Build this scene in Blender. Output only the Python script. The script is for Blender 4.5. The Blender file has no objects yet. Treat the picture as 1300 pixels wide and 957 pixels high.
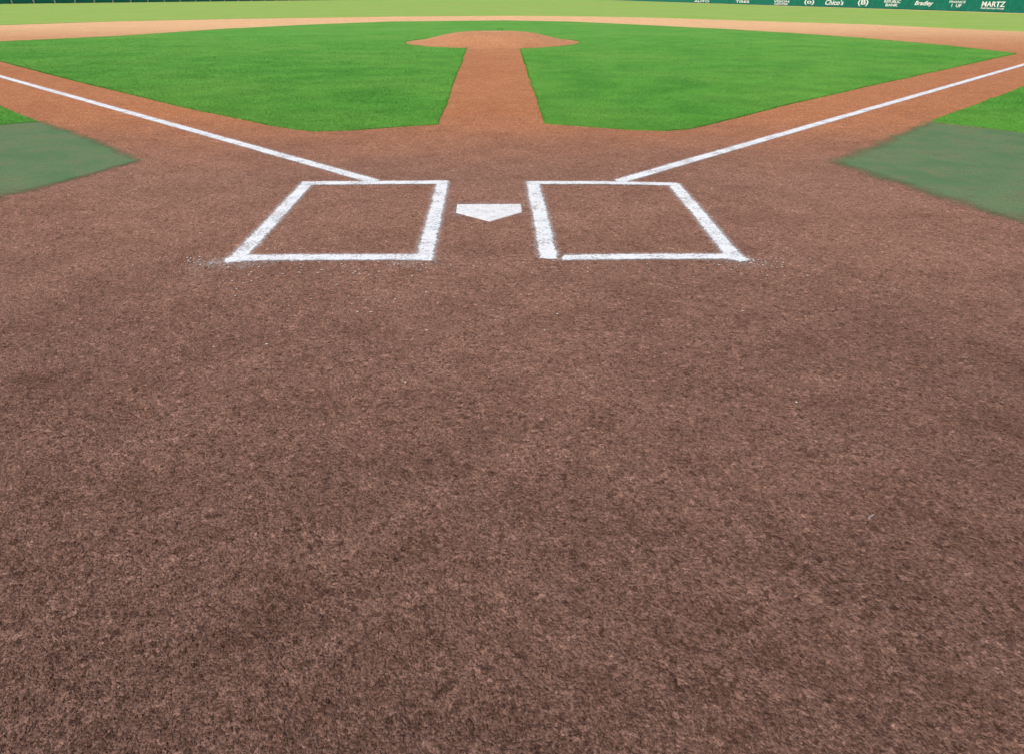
import bpy, math, random
import numpy as np
from mathutils import Vector, Matrix
random.seed(4); rng=np.random.default_rng(7)
C=bpy.context.scene.collection
scene=bpy.context.scene
scene.view_settings.view_transform='Standard'
scene.view_settings.look='None'
scene.view_settings.exposure=0

# ---------------------------------------------------------------- helpers
def mesh_obj(name,verts,faces,mat=None,parent=None,smooth=False):
    me=bpy.data.meshes.new(name)
    me.from_pydata([tuple(v) for v in verts],[],[tuple(f) for f in faces]); me.update()
    ob=bpy.data.objects.new(name,me); C.objects.link(ob)
    if mat: me.materials.append(mat)
    if parent: ob.parent=parent
    if smooth: me.polygons.foreach_set('use_smooth',[True]*len(me.polygons))
    return ob
def tag(ob,label,cat,kind=None,group=None):
    ob["label"]=label; ob["category"]=cat
    if kind: ob["kind"]=kind
    if group: ob["group"]=group
class NT:
    def __init__(s,name):
        s.m=bpy.data.materials.new(name); s.m.use_nodes=True
        s.t=s.m.node_tree; s.t.nodes.clear()
        s.out=s.t.nodes.new('ShaderNodeOutputMaterial')
        s.geo=s.t.nodes.new('ShaderNodeTexCoord')
        s.co=s.geo.outputs['Object']
    def n(s,typ,**kw):
        nd=s.t.nodes.new(typ)
        for k,v in kw.items(): setattr(nd,k,v)
        return nd
    def link(s,a,b): s.t.links.new(a,b)
    def put(s,sock,v):
        if hasattr(v,'links') or isinstance(v,bpy.types.NodeSocket): s.link(v,sock)
        else: sock.default_value=v
    def noise(s,scale,detail=4,rough=.55,dist=0,vec=None):
        nd=s.n('ShaderNodeTexNoise'); nd.inputs['Scale'].default_value=scale
        nd.inputs['Detail'].default_value=detail; nd.inputs['Roughness'].default_value=rough
        nd.inputs['Distortion'].default_value=dist
        s.link(vec or s.co,nd.inputs['Vector']); return nd.outputs['Fac']
    def cells(s,scale):
        nd=s.n('ShaderNodeTexVoronoi'); nd.inputs['Scale'].default_value=scale
        s.link(s.co,nd.inputs['Vector'])
        sp=s.n('ShaderNodeSeparateColor'); s.link(nd.outputs['Color'],sp.inputs[0])
        return sp.outputs[0],nd.outputs['Distance']
    def rng(s,v,a,b,c=0,d=1,smooth=True):
        nd=s.n('ShaderNodeMapRange'); nd.interpolation_type='SMOOTHSTEP' if smooth else 'LINEAR'
        s.put(nd.inputs[0],v)
        for i,x in enumerate((a,b,c,d)): nd.inputs[i+1].default_value=x
        return nd.outputs[0]
    def math(s,op,a,b=0.0):
        nd=s.n('ShaderNodeMath',operation=op); s.put(nd.inputs[0],a); s.put(nd.inputs[1],b); return nd.outputs[0]
    def mix(s,f,a,b,mode='MIX'):
        nd=s.n('ShaderNodeMixRGB',blend_type=mode); s.put(nd.inputs[0],f)
        for i,x in ((1,a),(2,b)):
            s.put(nd.inputs[i],x if not isinstance(x,tuple) else (x+(1,))[:4])
        return nd.outputs[0]
    def sep(s):
        nd=s.n('ShaderNodeSeparateXYZ'); s.link(s.co,nd.inputs[0]); return nd.outputs
    def bump(s,h,dist,strength=1,prev=None):
        nd=s.n('ShaderNodeBump'); nd.inputs['Distance'].default_value=dist; nd.inputs['Strength'].default_value=strength
        s.link(h,nd.inputs['Height'])
        if prev: s.link(prev,nd.inputs['Normal'])
        return nd.outputs[0]
    def bsdf(s,col,rough=.9,spec=.2,norm=None,alpha=None):
        b=s.n('ShaderNodeBsdfPrincipled'); s.put(b.inputs['Base Color'],col if not isinstance(col,tuple) else (col+(1,))[:4])
        b.inputs['Roughness'].default_value=rough; b.inputs['Specular IOR Level'].default_value=spec
        if norm: s.link(norm,b.inputs['Normal'])
        if alpha is not None: s.put(b.inputs['Alpha'],alpha)
        s.link(b.outputs[0],s.out.inputs[0]); return s.m

# ---------------------------------------------------------------- materials
def dirt_mat(name='infield_clay',gain=1.0):
    t=NT(name); x,y,z=t.sep()
    big=t.noise(.55,3,.6,.4); mid=t.noise(2.4,7,.74,.5); sm=t.noise(13,5,.75,.6)
    fine=t.noise(80,3,.75); patch=t.noise(2.6,8,.78,.5)
    g1,d1=t.cells(150); g2,d2=t.cells(62)
    wob=t.math('ADD',y,t.math('MULTIPLY',t.math('SUBTRACT',big,.5),2.4))
    g=gain
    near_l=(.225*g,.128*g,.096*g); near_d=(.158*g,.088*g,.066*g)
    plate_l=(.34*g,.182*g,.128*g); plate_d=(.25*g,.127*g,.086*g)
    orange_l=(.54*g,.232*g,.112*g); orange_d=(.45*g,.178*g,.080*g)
    far_sun_l=(.84,.53,.29); far_sun_d=(.76,.45,.235)
    a=t.math('ADD',t.math('MULTIPLY',big,.35),t.math('MULTIPLY',mid,.65))
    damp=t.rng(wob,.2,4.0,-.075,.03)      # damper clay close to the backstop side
    f=t.rng(t.math('ADD',a,damp),.36,.62,0,1,False)
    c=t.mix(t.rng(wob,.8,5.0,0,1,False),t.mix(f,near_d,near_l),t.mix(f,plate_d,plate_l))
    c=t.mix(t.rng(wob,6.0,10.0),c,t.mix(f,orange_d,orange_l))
    c=t.mix(t.rng(y,17,38),c,t.mix(f,far_sun_d,far_sun_l))  # distant clay paler: outfield sunlight painted into the colour
    # damp clumps: the patch border follows the grains
    pm=t.math('ADD',t.math('ADD',patch,t.math('MULTIPLY',g2,.10)),t.rng(y,.8,5.5,.035,-.04,False))
    c=t.mix(t.rng(pm,.58,.68,0,.50),c,t.mix(1,c,(.66,.60,.57),'MULTIPLY'))
    sc=t.math('ADD',t.noise(5.5,7,.75,1.2),t.math('MULTIPLY',g1,.06))
    c=t.mix(t.rng(sc,.58,.68,0,.38),c,t.mix(1,c,(1.35,1.36,1.40),'MULTIPLY'))
    c=t.mix(t.rng(sm,.50,.64,0,.40),c,t.mix(1,c,(.66,.62,.59),'MULTIPLY'))
    c=t.mix(t.rng(fine,.47,.60,0,.45),c,t.mix(1,c,(.58,.54,.51),'MULTIPLY'))
    # individual grains
    c=t.mix(1,c,t.mix(t.rng(g1,0,1,0,1,False),(.62,.60,.59),(1.50,1.51,1.53)),'MULTIPLY')
    c=t.mix(t.rng(g2,.90,.93,0,.55),c,t.mix(1,c,(1.75,1.78,1.82),'MULTIPLY'))
    c=t.mix(t.rng(g2,.10,.07,0,.60),c,t.mix(1,c,(.42,.38,.36),'MULTIPLY'))
    h=t.math('ADD',t.math('ADD',t.math('MULTIPLY',mid,.035),t.math('MULTIPLY',sm,.018)),
             t.math('ADD',t.math('MULTIPLY',fine,-.004),t.math('MULTIPLY',d1,-.003)))
    return t.bsdf(c,.95,.08,t.bump(h,1,1))
def grass_mat(name,dark,mid_,light,dry,sc=1.0,dryamt=.35):
    t=NT(name); x,y,z=t.sep()
    big=t.noise(.3,4,.6); mid=t.noise(1.1,6,.62); fine=t.noise(60*sc,4,.75)
    c=t.mix(t.rng(mid,.35,.65),mid_,light)
    c=t.mix(t.rng(fine,.46,.62,0,.45),c,dark)
    c=t.mix(t.rng(y,9,30,0,.45),c,light)  # turf lightens with distance, sunlight mixed into its colour
    c=t.mix(t.rng(big,.38,.66,0,dryamt),c,dry)
    c=t.mix(t.rng(t.noise(6,6,.75,.4),.52,.70,0,dryamt),c,dry)
    return t.bsdf(c,.75,.12,t.bump(fine,.012,.7))
def chalk_mat():
    t=NT('chalk'); uv=t.n('ShaderNodeUVMap'); uv.uv_map='UVMap'
    sp=t.n('ShaderNodeSeparateXYZ'); t.link(uv.outputs[0],sp.inputs[0]); e=sp.outputs[1]
    n1=t.rng(t.noise(26,5,.75),0,1,-.030,.026,False); n2=t.rng(t.noise(130,3,.75),0,1,-.026,.026,False)
    m=t.math('ADD',t.math('ADD',e,n1),n2)
    core=t.rng(m,-.004,.007)
    dust=t.math('MULTIPLY',t.rng(m,-.036,.0,0,.55),t.rng(t.noise(170,2,.6),.42,.6))
    holes=t.rng(t.math('ADD',t.noise(55,5,.8),t.math('MULTIPLY',t.noise(5,3),.5)),.74,.90,1,.42)
    al=t.math('MULTIPLY',t.math('MAXIMUM',core,dust),holes)
    c=t.mix(t.rng(t.noise(35,5,.7),.5,.75,0,.5),(.82,.84,.86),(.68,.66,.65))
    return t.bsdf(c,.95,.05,None,al)
def plate_mat():
    t=NT('plate_rubber')
    c=t.mix(t.rng(t.noise(9,6,.75),.50,.70,0,.45),(.82,.83,.84),(.60,.52,.48))
    return t.bsdf(c,.75,.15)
def rubber_mat():
    t=NT('dusty_rubber'); return t.bsdf(t.mix(t.rng(t.noise(14,5,.7),.4,.6),(.50,.30,.20),(.58,.42,.33)),.8,.2)
def mat_mesh():
    t=NT('faded_mesh_mat'); uv=t.n('ShaderNodeUVMap'); uv.uv_map='UVMap'
    sp=t.n('ShaderNodeSeparateXYZ'); t.link(uv.outputs[0],sp.inputs[0]); e=sp.outputs[1]
    f=t.noise(70,3,.7); b=t.noise(1.8,5,.6)
    c=t.mix(t.rng(b,.38,.62),(.115,.205,.095),(.175,.26,.13))
    c=t.mix(t.rng(t.noise(4,5,.7),.48,.70,0,.30),c,(.30,.21,.135))
    c=t.mix(t.rng(f,.48,.6,0,.3),c,(.08,.145,.07))
    m=t.math('ADD',e,t.rng(t.noise(3.2,6,.7),0,1,-.30,.30,False))
    al=t.math('MULTIPLY',t.rng(m,-.08,.45,.0,1),t.rng(t.math('ADD',t.math('MULTIPLY',f,.5),b),.62,1.05,.98,.66))
    return t.bsdf(c,.9,.05,None,al)
def dust_mat():
    t=NT('powder_haze'); uv=t.n('ShaderNodeUVMap'); uv.uv_map='UVMap'
    sp=t.n('ShaderNodeSeparateXYZ'); t.link(uv.outputs[0],sp.inputs[0]); e=sp.outputs[1]
    m=t.math('MULTIPLY',t.rng(e,0,1),t.rng(t.noise(14,6,.8,.5),.42,.70,0,.8))
    al=t.math('MULTIPLY',m,t.rng(t.noise(150,2,.6),.38,.62,.12,.9))
    return t.bsdf((.68,.66,.64),.95,.05,None,al)
def flat(name,col,rough=.8,var=.12,sc=3):
    t=NT(name); d=tuple(v*(1-var*2) for v in col)
    return t.bsdf(t.mix(t.rng(t.noise(sc,4),.35,.65),col,d),rough,.2)
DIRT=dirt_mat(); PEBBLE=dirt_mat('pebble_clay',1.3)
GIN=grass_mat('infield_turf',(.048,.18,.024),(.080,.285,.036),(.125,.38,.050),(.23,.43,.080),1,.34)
GOUT=grass_mat('outfield_turf',(.17,.31,.05),(.25,.42,.07),(.31,.48,.09),(.40,.48,.14),.6,.5)  # outfield tones kept pale to carry painted sunlight
CHALK=chalk_mat(); PLATE=plate_mat(); MATM=mat_mesh(); RUB=rubber_mat(); DUST=dust_mat()
FENCE=flat('fence_padding',(.01,.21,.14),.6); WHITE=flat('white_lettering',(.9,.92,.9),.6,.0)
CRUMB=flat('chalk_crumb',(.66,.64,.62),.9,.1,30)

# ---------------------------------------------------------------- ground
S=1500
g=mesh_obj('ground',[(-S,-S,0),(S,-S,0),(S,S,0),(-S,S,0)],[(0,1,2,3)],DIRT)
tag(g,"raked reddish brown clay of a baseball infield","ground","structure")

def resample(poly,step,amp,closed=True):
    out=[]; n=len(poly)
    for i in range(n if closed else n-1):
        a=np.array(poly[i],float); b=np.array(poly[(i+1)%n],float); L=np.linalg.norm(b-a)
        k=max(1,int(L/step)) if L<40 else 8
        for j in range(k):
            p=a+(b-a)*j/k; out.append(p)
    out=np.array(out); m=len(out)
    ph=rng.uniform(-1,1,(m,2)); ph2=rng.uniform(-1,1,(m,2)); ph2=(ph2+np.roll(ph2,1,0)+np.roll(ph2,2,0)+np.roll(ph2,3,0))/2
    return out+ph*amp*.4+ph2*amp
def inpoly(P,poly):
    x,y=P[:,0],P[:,1]; ins=np.zeros(len(P),bool); n=len(poly)
    for i in range(n):
        x1,y1=poly[i]; x2,y2=poly[(i+1)%n]
        if y1==y2: continue
        c=((y1>y)!=(y2>y))&(x<(x2-x1)*(y-y1)/(y2-y1)+x1); ins^=c
    return ins
def turf(name,poly,mat,top,step,amp,nblade,hb=.015,ymax=34):
    P=resample(poly,step,amp); n=len(P)
    V=[(p[0],p[1],top) for p in P]; F=[list(range(n))]
    area=sum(P[i][0]*P[(i+1)%n][1]-P[(i+1)%n][0]*P[i][1] for i in range(n))
    if area<0: F=[list(range(n))[::-1]]
    V+=[(p[0],p[1],-.01) for p in P]
    for i in range(n):
        j=(i+1)%n; F.append((i,j,j+n,i+n) if area<0 else (j,i,i+n,j+n))
    nv=len(V)
    if nblade:
        lo=P.min(0); hi=P.max(0).copy(); hi[1]=min(hi[1],ymax); lo[1]=max(lo[1],3)
        Q=[];cnt=0
        while cnt<nblade:
            w=rng.uniform(1/(hi[1]+.75),1/(lo[1]+.75),nblade); Y=1/w-.75
            X=(Y+.75)*rng.uniform(-.72,.72,nblade)
            q=np.stack([X,Y],1); q=q[inpoly(q,P)]
            q=q[rng.random(len(q))<np.clip((ymax-q[:,1])/12,0,1)]
            Q.append(q); cnt+=len(q)
            if len(Q)>40: break
        Q=np.concatenate(Q)[:nblade]
        k=rng.integers(0,n,nblade//12); e=P[k]+(P[(k+1)%n]-P[k])*rng.random((len(k),1))+rng.normal(0,.007,(len(k),2))
        e=e[(e[:,1]<ymax)&(abs(e[:,0])<.72*(e[:,1]+.75))]
        Q=np.concatenate([Q,e]); m=len(Q)
        dist=np.maximum(Q[:,1],8)/9
        a=rng.uniform(0,2*np.pi,m); wv=(rng.uniform(.003,.006,m)*dist)[:,None]
        d=np.stack([np.cos(a),np.sin(a)],1)*wv
        h=hb*rng.uniform(.4,1.1,m)
        lean=rng.normal(0,.9,(m,2))*h[:,None]
        B=np.zeros((m,3,3)); B[:,0,:2]=Q-d; B[:,1,:2]=Q+d; B[:,2,:2]=Q+lean
        B[:,0,2]=B[:,1,2]=0; B[:,2,2]=top+h
        allv=np.concatenate([np.array(V),B.reshape(-1,3)])
        me=bpy.data.meshes.new(name)
        F+= (np.arange(m*3).reshape(m,3)+nv).tolist()
        me.from_pydata(allv.tolist(),[],F)
    else:
        me=bpy.data.meshes.new(name); me.from_pydata(V,[],F)
    me.update(); me.materials.append(mat)
    ob=bpy.data.objects.new(name,me); C.objects.link(ob); return ob

left_lobe=[(-12.1,17.39),(-7.91,13.25),(-4.37,9.89),(-2.94,8.66),(-2.60,8.40),(-2.315,8.27),(-1.86,8.36),(-1.3,8.62),(-.927,8.75),
 (-1.335,22.0),(-1.9,22.0),(-2.7,22.5),(-3.3,23.3),(-3.5,24.3),(-3.3,25.5),(-2.6,26.5),(-1.6,27.1),(-.45,27.25),
 (-.45,43.55),(-6.64,42.0),(-10,38.2),(-12.5,33.95),(-14.6,27.8),(-16.9,24.6),(-16.2,21.5)]
right_lobe=[(.412,8.81),(.858,8.60),(1.397,8.38),(1.80,8.30),(2.12,8.42),(2.567,8.87),(4.01,10.41),(6.146,12.55),(9.2,15.54),(13.45,19.71),
 (13.26,22.7),(12.5,26.3),(11.03,29.9),(8.9,33.95),(6.0,38.2),(3.2,41.8),(-.60,43.6),
 (-.60,27.25),(.4,27.1),(1.4,26.5),(2.05,25.5),(2.25,24.3),(2.0,23.2),(1.4,22.3),(.7,21.6),(.228,21.4)]
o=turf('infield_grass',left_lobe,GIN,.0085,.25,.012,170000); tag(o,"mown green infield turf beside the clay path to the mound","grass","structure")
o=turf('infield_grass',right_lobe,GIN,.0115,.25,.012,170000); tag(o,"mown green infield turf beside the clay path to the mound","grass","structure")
out=[(30,26),(24,28.5),(20.9,31.5),(18,38.2),(15.1,41.3),(9.9,47.6),(5,51),(0,52.5),(-7.9,50.7),(-16.9,46.2),(-22.1,42.4),(-25.4,37.3),(-34,33),
 (-80,88),(-69.5,104.8),(-34.8,157),(-20,168),(10,167),(18.3,158),(25.2,121.6),(38.0,58.3),(41.2,45)]
o=turf('outfield_grass',out,GOUT,.012,.6,.05,0); tag(o,"pale green outfield turf with sunlight painted into its colour","grass","structure")
fl=[(-6.0,8.95),(-7.35,10.26),(-12.2,15.1),(-20,23),(-33.5,32.4),(-40,5),(-14,2),(-8,7.35),(-6.3,8.68)]
fr=[(5.31,8.95),(8.88,12.55),(16,19.5),(22,24),(30,25.6),(38,20),(34,5),(11,3),(7.2,7.0),(5.92,8.2)]
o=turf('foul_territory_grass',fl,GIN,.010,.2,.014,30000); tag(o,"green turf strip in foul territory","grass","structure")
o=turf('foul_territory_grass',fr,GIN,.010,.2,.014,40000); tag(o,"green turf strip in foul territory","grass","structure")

def field_sheet(name,poly,soft,mat,z,st=.1,margin=.15):
    """fine grid; UV.y carries normalised distance inside the outline so the border can fade"""
    poly=[np.array(p,float) for p in poly]
    lo=np.min(poly,0)-margin; hi=np.max(poly,0)+margin
    nx=int((hi[0]-lo[0])/st)+1; ny=int((hi[1]-lo[1])/st)+1
    def sd(p):
        dm=9
        for i in range(len(poly)):
            a=poly[i]; b=poly[(i+1)%len(poly)]; t_=np.clip(np.dot(p-a,b-a)/np.dot(b-a,b-a),0,1)
            dm=min(dm,np.linalg.norm(p-a-(b-a)*t_)/soft[i])
        return dm if inpoly(np.array([p]),poly)[0] else -dm
    V=[];E=[]
    for j in range(ny):
        for i in range(nx):
            p=lo+np.array([i,j])*st; V.append((p[0],p[1],z)); E.append(sd(p))
    F=[(j*nx+i,j*nx+i+1,(j+1)*nx+i+1,(j+1)*nx+i) for j in range(ny-1) for i in range(nx-1)]
    F=[f for f in F if max(E[k] for k in f)>-.5]
    ob=mesh_obj(name,V,F,mat)
    uv=ob.data.uv_layers.new(name='UVMap')
    for l in ob.data.loops: uv.data[l.index].uv=(0,E[l.vertex_index])
    return ob
for poly,soft in (([(-3.54,6.70),(-4.55,7.74),(-5.94,9.0),(-6.35,8.75),(-8.4,7.1),(-5.3,2.6),(-4.02,5.30)],[.35,.35,.3,.3,1,1,.32]),
                  ([(3.0,6.66),(4.12,7.80),(5.24,9.0),(5.92,8.3),(7.6,6.6),(4.3,2.7),(3.58,4.6)],[.5,.4,.3,.3,1,1,.5])):
    o=field_sheet('turf_mat',poly,soft,MATM,.006)
    tag(o,"faded grey green mesh mat dusted with clay","mat",group="worn turf mats beside the plate")

# ---------------------------------------------------------------- mound, rubber
rings=28; seg=96; V=[(-.63,24.55,.30)];F=[]
for r in range(1,rings+1):
    rr=r/rings
    for s_ in range(seg):
        a=2*math.pi*s_/seg
        R=2.93*rr+ (.03*math.sin(a*9)+.02*math.sin(a*23) if r==rings else 0)
        if rr<.3: z=.30
        else: z=.30*(0.5+.5*math.cos(math.pi*min(1,(rr-.3)/.7)))
        z=max(z,.0)+(.004 if r<rings else -.01)+random.uniform(-.003,.003)
        V.append((-.63+R*math.cos(a),24.35+R*math.sin(a),z))
for s_ in range(seg): F.append((0,1+s_,1+(s_+1)%seg))
for r in range(rings-1):
    for s_ in range(seg):
        a=1+r*seg+s_; b=1+r*seg+(s_+1)%seg; F.append((a,a+seg,b+seg,b))
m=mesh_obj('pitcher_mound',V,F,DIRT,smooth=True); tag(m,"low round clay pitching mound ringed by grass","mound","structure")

def bevel_box(name,cx,cy,z0,sx,sy,sz,mat,bev=.01,parent=None,rot=0):
    import bmesh
    bm=bmesh.new(); bmesh.ops.create_cube(bm,size=1)
    for v in bm.verts: v.co=Vector((v.co.x*sx,v.co.y*sy,(v.co.z+.5)*sz))
    if bev: bmesh.ops.bevel(bm,geom=list(bm.edges),offset=bev,segments=2,affect='EDGES')
    me=bpy.data.meshes.new(name); bm.to_mesh(me); bm.free(); me.materials.append(mat)
    ob=bpy.data.objects.new(name,me); C.objects.link(ob); ob.location=(cx,cy,z0); ob.rotation_euler[2]=rot
    if parent: ob.parent=parent
    return ob
rb=bevel_box('pitching_rubber',-.63,24.5,.272,.61,.15,.04,RUB,.006)
tag(rb,"dusty rubber slab set in the top of the mound","pitching rubber")

# home plate
import bmesh
bm=bmesh.new(); cx=-.172; hw=.243
pts=[(cx-hw-.008,5.168),(cx+hw-.002,5.178),(cx+hw+.004,4.965),(cx+.012,4.732),(cx-hw+.0,4.950)]
vs=[bm.verts.new((x,y,-.03)) for x,y in pts][::-1]
f=bm.faces.new(vs); r=bmesh.ops.extrude_face_region(bm,geom=[f])
for v in r['geom']:
    if isinstance(v,bmesh.types.BMVert): v.co.z=.0045
bmesh.ops.recalc_face_normals(bm,faces=bm.faces)
bmesh.ops.bevel(bm,geom=[e for e in bm.edges if e.verts[0].co.z>0 and e.verts[1].co.z>0],offset=.004,segments=2,affect='EDGES')
me=bpy.data.meshes.new('home_plate'); bm.to_mesh(me); bm.free(); me.materials.append(PLATE)
hp=bpy.data.objects.new('home_plate',me); C.objects.link(hp)
tag(hp,"white five sided home plate set in the clay","home plate")

# ---------------------------------------------------------------- chalk
MG=.045
def strip(path,width,z,V,F,U,step=.08,wob=.003):
    hw=width/2; P=[np.array(p,float) for p in path]; pts=[]
    for a,b in zip(P[:-1],P[1:]):
        k=max(1,int(np.linalg.norm(b-a)/step))
        pts+=[a+(b-a)*i/k for i in range(k)]
    pts.append(P[-1]); n=len(pts); base=len(V)
    d0=(pts[1]-pts[0])/np.linalg.norm(pts[1]-pts[0]); d1=(pts[-1]-pts[-2])/np.linalg.norm(pts[-1]-pts[-2])
    pts=[pts[0]-d0*MG]+pts+[pts[-1]+d1*MG]; n=len(pts)
    for i,p in enumerate(pts):
        d=pts[min(i+1,n-1)]-pts[max(i-1,0)]; d/=np.linalg.norm(d); nn=np.array([-d[1],d[0]])
        w=hw+MG+random.uniform(-wob,wob); c=p+nn*random.uniform(-wob,wob)
        mid=hw if 0<i<n-1 else -MG
        for s_,e in ((-1,-MG),(0,mid),(1,-MG)):
            q=c+nn*w*s_; V.append((q[0],q[1],z)); U.append((0,e))
    for i in range(n-1):
        for s_ in range(2):
            a=base+i*3+s_; F.append((a,a+1,a+4,a+3))
def chalk(name,strips,label,cat,group):
    V=[];F=[];U=[]
    for k,(path,w) in enumerate(strips): strip(path,w,.004+.0007*k,V,F,U,step=.08 if len(strips)>1 else .3)
    ob=mesh_obj(name,V,F,CHALK); uv=ob.data.uv_layers.new(name='UVMap')
    for l in ob.data.loops: uv.data[l.index].uv=U[l.vertex_index]
    tag(ob,label,cat,group=group); return ob
chalk('batters_box',[([(-1.755,5.86),(-1.72,4.9),(-1.69,3.93)],.104),([(-.597,5.89),(-.565,4.9),(-.538,3.95)],.104),
   ([(-1.76,5.82),(-.59,5.85)],.115),([(-1.70,3.97),(-1.1,3.985),(-.54,3.985)],.105),([(-1.69,3.96),(-1.73,3.92)],.09)],
   "rectangular chalk outline on clay with spilled powder at one corner","batter's box","chalk batter's boxes")
chalk('batters_box',[([(.176,5.87),(.205,4.9),(.228,3.98)],.112),([(1.378,5.80),(1.38,4.9),(1.378,3.95)],.104),
   ([(.18,5.835),(.8,5.835),(1.385,5.785)],.10),([(.33,3.98),(.8,3.995),(1.37,4.0)],.094),([(1.38,3.97),(1.41,3.93)],.085)],
   "rectangular chalk outline on clay with a ragged front line","batter's box","chalk batter's boxes")
chalk('foul_line',[([(-1.20,5.90),(-9.957,14.17),(-32,35.0)],.118)],"long straight white chalk foul line across clay","foul line","chalk foul lines")
chalk('foul_line',[([(.93,5.90),(11.58,16.6),(27.5,32.5)],.118)],"long straight white chalk foul line across clay","foul line","chalk foul lines")
for poly in ([(-.52,4.84),(-.54,5.26),(-.2,5.30),(.17,5.27),(.19,4.95),(.02,4.78),(-.17,4.66),(-.37,4.76)],
             [(-2.0,3.76),(-1.93,4.0),(-1.6,4.06),(-1.4,4.0),(-1.35,3.84),(-1.6,3.74)],
             [(1.18,3.83),(1.22,4.06),(1.45,4.08),(1.62,3.93),(1.5,3.76)],
             [(-.8,3.80),(-.75,4.0),(-.45,4.04),(-.38,3.85),(-.55,3.76)]):
    o=field_sheet('chalk_dust',poly,[.14]*len(poly),DUST,.0062 if poly[0][1]>4.5 else .0033,.03,.02)
    tag(o,"thin film of spilled white chalk powder on clay","chalk powder","stuff")

V=[];F=[]
def fleck(x,y,r):
    n=random.randint(4,7); b=len(V); z=.0035+random.random()*.003
    for i in range(n):
        a=2*math.pi*i/n; q=r*random.uniform(.5,1.2); V.append((x+q*math.cos(a)*1.3,y+q*math.sin(a),z))
    V.append((x,y,z+r*.4)); 
    for i in range(n): F.append((b+i,b+(i+1)%n,b+n))
for cx_,cy_,sx,sy,n in [(-1.15,3.85,.5,.10,110),(-1.78,3.88,.14,.07,110),(1.45,3.9,.14,.07,90),(-.55,3.85,.10,.10,35),(.3,3.9,.12,.1,30),
    (-.95,3.35,.28,.18,40),(.05,3.4,.4,.2,28),(-.17,5.05,.3,.12,60),(-1.4,3.6,.25,.15,36),(-.55,5.2,.05,.5,40),(.2,5.0,.08,.5,40),(1.1,3.8,.4,.12,50),(-1.2,5.8,.5,.12,60),(1.0,5.8,.4,.1,50),(-.1,2.9,1.0,.4,24)]:
    for _ in range(n): fleck(random.gauss(cx_,sx),random.gauss(cy_,sy),random.choice([.002,.002,.003,.004,.006]))
o=mesh_obj('chalk_flecks',V,F,CRUMB); tag(o,"scattered white chalk crumbs on the clay","chalk crumbs","stuff")

def crumbs(name,N,ylo,yhi,scale,base,rmax,mat,label):
    w=1/(rng.uniform(1/yhi,1/ylo,N)); Y=w-.75; X=w*rng.uniform(-.70,.70,N)
    r=np.minimum(rng.gamma(2.0,scale,N)+base,rmax)
    o5=np.array([(1,0,0),(0,1,0),(-1,0,0),(0,-1,0),(0,0,.9)],float)
    fo=np.array([(0,1,4),(1,2,4),(2,3,4),(3,0,4)])
    a=rng.uniform(0,6.28,N); ca,sa=np.cos(a),np.sin(a)
    jit=o5[None]*rng.uniform(.6,1.4,(N,5,1))
    Vx=jit[...,0]*ca[:,None]-jit[...,1]*sa[:,None]; Vy=jit[...,0]*sa[:,None]+jit[...,1]*ca[:,None]
    VV=np.stack([Vx*r[:,None]+X[:,None],Vy*r[:,None]+Y[:,None],jit[...,2]*r[:,None]+.0003],2).reshape(-1,3)
    FF=(fo[None]+(np.arange(N)*5)[:,None,None]).reshape(-1,3)
    o=mesh_obj(name,VV.tolist(),FF.tolist(),mat); tag(o,label,name.replace('_',' '),"stuff")
crumbs('clay_crumbs',110000,1.35,6.2,.0006,.0008,.005,DIRT,"loose clay crumbs over the raked surface")
crumbs('pebbles',2500,1.35,9,.0010,.0018,.008,PEBBLE,"small pale pebbles and hard clay lumps")

# small twig
V=[];F=[]
for i in range(6):
    for k in range(6):
        a=k*math.pi/3; rr=.004*(1-.08*i); V.append((i*.006,rr*math.cos(a)+.0015*math.sin(i),.005+rr*math.sin(a)))
for i in range(5):
    for k in range(6): F.append((i*6+k,i*6+(k+1)%6,i*6+6+(k+1)%6,i*6+6+k))
F+= [tuple(range(6))[::-1],tuple(range(30,36))]
o=mesh_obj('twig',V,F,flat('dry_wood',(.38,.31,.28),.8)); o.location=(1.11,1.64,0); o.rotation_euler[2]=.7
tag(o,"short pale dry twig lying on the clay","twig")

# ---------------------------------------------------------------- outfield fence
path=[(42.8,42),(39.5,58.4),(26.5,122.0),(19.6,157),(10.5,168.5),(-20,169.5),(-36.3,158.9),(-71,105.7),(-85,85)]
fe=bpy.data.objects.new('outfield_fence',None); C.objects.link(fe); fe.location=(39.5,58.4,0)
tag(fe,"long padded green outfield fence carrying white lettered advertisements","fence")
def wall(name,path,z0,z1,th,mat):
    V=[];F=[]
    for i,p in enumerate(path):
        p=np.array(p); d=np.array(path[min(i+1,len(path)-1)])-np.array(path[max(i-1,0)]); d=d/np.linalg.norm(d); nn=np.array([d[1],-d[0]])
        for s_,z in ((0,z0),(0,z1),(1,z1),(1,z0)):
            q=p+nn*th*s_; V.append((q[0]-39.5,q[1]-58.4,z))
    for i in range(len(path)-1):
        for k in range(4): a=i*4+k; b=i*4+(k+1)%4; F.append((a,b,b+4,a+4))
    F+=[(0,1,2,3),tuple(4*(len(path)-1)+k for k in (3,2,1,0))]
    return mesh_obj(name,V,F,mat,parent=fe)
wall('padding',path,0,2.4,.25,FENCE)
wall('top_rail',path,2.403,2.5,.3,flat('rail_yellow',(.6,.5,.08),.5))
POST=flat('pale_post',(.40,.48,.42),.5)
pa=np.array([-36.3,158.9]); pb=np.array([-71,105.7]); dd=(pb-pa)/np.linalg.norm(pb-pa); nl=np.array([-dd[1],dd[0]])
for i in range(22):
    q=pa+(pb-pa)*(i+.5)/22+nl*.12
    bevel_box('post',q[0]-39.5,q[1]-58.4,0,.14,.14,2.38,POST,.02,parent=fe,rot=math.atan2(dd[1],dd[0]))
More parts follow.
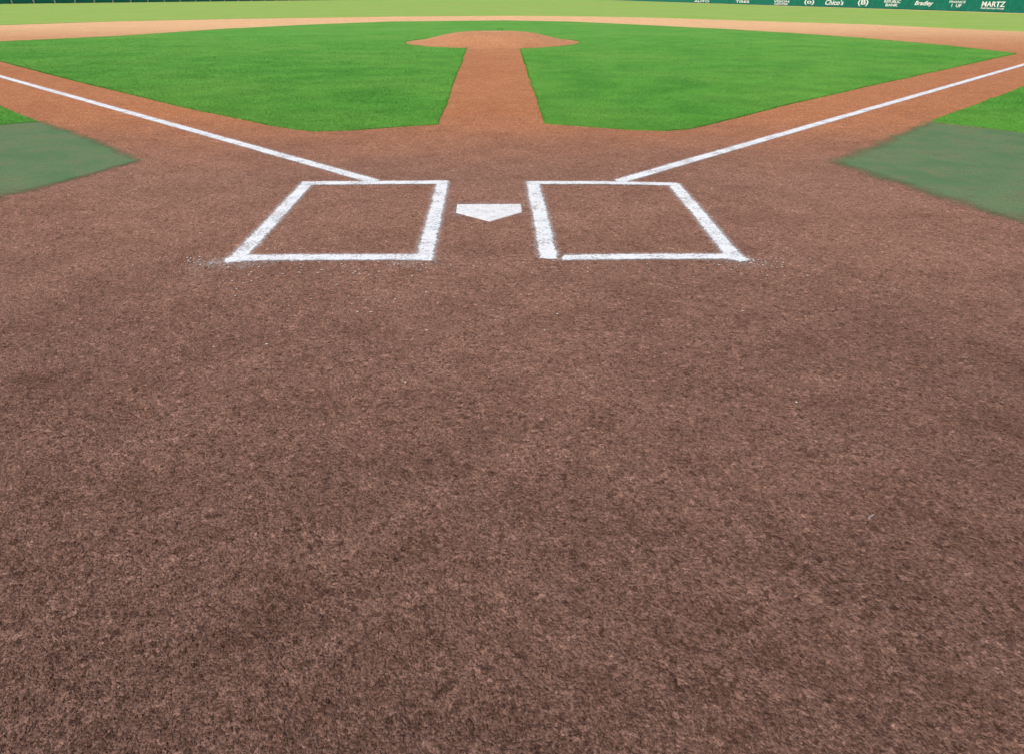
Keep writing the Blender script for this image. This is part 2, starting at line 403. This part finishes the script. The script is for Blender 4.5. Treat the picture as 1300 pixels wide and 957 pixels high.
A=np.array([39.5,58.4]); B=np.array([26.5,122.0]); dr=(A-B)/np.linalg.norm(A-B)
ang=math.atan2(dr[1],dr[0])
def sign(lines,Yc,width,group="advertisements on the outfield fence"):
    t_=(Yc-A[1])/(B[1]-A[1]); p=A+(B-A)*t_
    n=np.array([dr[1],-dr[0]])
    bn=bevel_box('advertising_banner',0,0,0,width*1.22,.02,1.9,FENCE,0)
    bn.matrix_world=Matrix.Translation((p[0]+n[0]*.012,p[1]+n[1]*.012,.08))@Matrix.Rotation(ang,4,'Z')
    for (txt,zc,hh,wf,sh) in lines:
        cu=bpy.data.curves.new('t','FONT'); cu.body=txt; cu.align_x='CENTER'; cu.extrude=.0; cu.shear=sh; cu.offset=.02
        tmp=bpy.data.objects.new('t',cu); C.objects.link(tmp)
        bpy.context.view_layer.update()
        me=bpy.data.meshes.new_from_object(tmp); bpy.data.objects.remove(tmp)
        co=np.zeros(len(me.vertices)*3); me.vertices.foreach_get('co',co); co=co.reshape(-1,3)
        lo,hi=co.min(0),co.max(0)
        co[:,0]=(co[:,0]-(lo[0]+hi[0])/2)/(hi[0]-lo[0])*width*wf
        co[:,1]=(co[:,1]-(lo[1]+hi[1])/2)/(hi[1]-lo[1])*hh+zc-.08
        co=np.stack([co[:,0],np.full(len(co),-.016),co[:,1]],1)
        me.vertices.foreach_set('co',co.reshape(-1)); me.update()
        me.materials.clear(); me.materials.append(WHITE)
        ob=bpy.data.objects.new('lettering',me); C.objects.link(ob); ob.parent=bn
    tag(bn,"green advertising banner reading "+lines[0][0].title()+" in white","banner",group=group)
    return bn
sign([("THE",.60,.30,1,0)],57.4,1.0)
sign([("MARTZ",.60,.38,1,0),("Field Services Group",.28,.16,1,0)],61.45,2.3)
sign([("FINANCE",.72,.17,1,0),("1  UF",.44,.26,.6,0)],65.2,1.8)
sign([("Bradley",.52,.46,1,.3)],69.0,2.3)
sign([("REPUBLIC",.66,.23,1,0),("BANK",.36,.24,.75,0)],73.1,2.3)
sign([("(B)",.50,.6,1,0)],77.3,1.6)
sign([("Chico's",.48,.5,1,.2)],81.95,3.2)
sign([("(o)",.44,.56,1,0)],86.5,1.9)
sign([("VISION",.46,.24,1,0),("CENTER",.18,.18,.9,0)],92.2,3.4)
sign([("TIRES",.34,.28,1,0)],101.5,3.6)
sign([("AUTO",.26,.28,1,0)],113.5,5.0)

# ---------------------------------------------------------------- light
EL=50
w=bpy.data.worlds.new('World'); scene.world=w; w.use_nodes=True
nt=w.node_tree; bg=nt.nodes['Background']; sky=nt.nodes.new('ShaderNodeTexSky'); sky.sky_type='NISHITA'; sky.sun_disc=False
sky.sun_elevation=math.radians(EL); sky.sun_rotation=math.radians(218); sky.dust_density=3
nt.links.new(sky.outputs[0],bg.inputs[0]); bg.inputs[1].default_value=.12
sl=bpy.data.lights.new('sun','SUN'); sl.energy=2.7; sl.angle=math.radians(10); sl.color=(1,.95,.86)
so=bpy.data.objects.new('sun',sl); C.objects.link(so); so.rotation_euler=(math.radians(90-EL),0,math.radians(-38))

cam=bpy.data.cameras.new('camera'); co=bpy.data.objects.new('camera',cam); C.objects.link(co)
cam.lens=24; cam.sensor_width=36; cam.shift_y=-.0342; cam.clip_end=4000; cam.clip_start=.05
co.location=(0,0,1.459); co.rotation_euler=(math.radians(62.9),0,0)
scene.camera=co
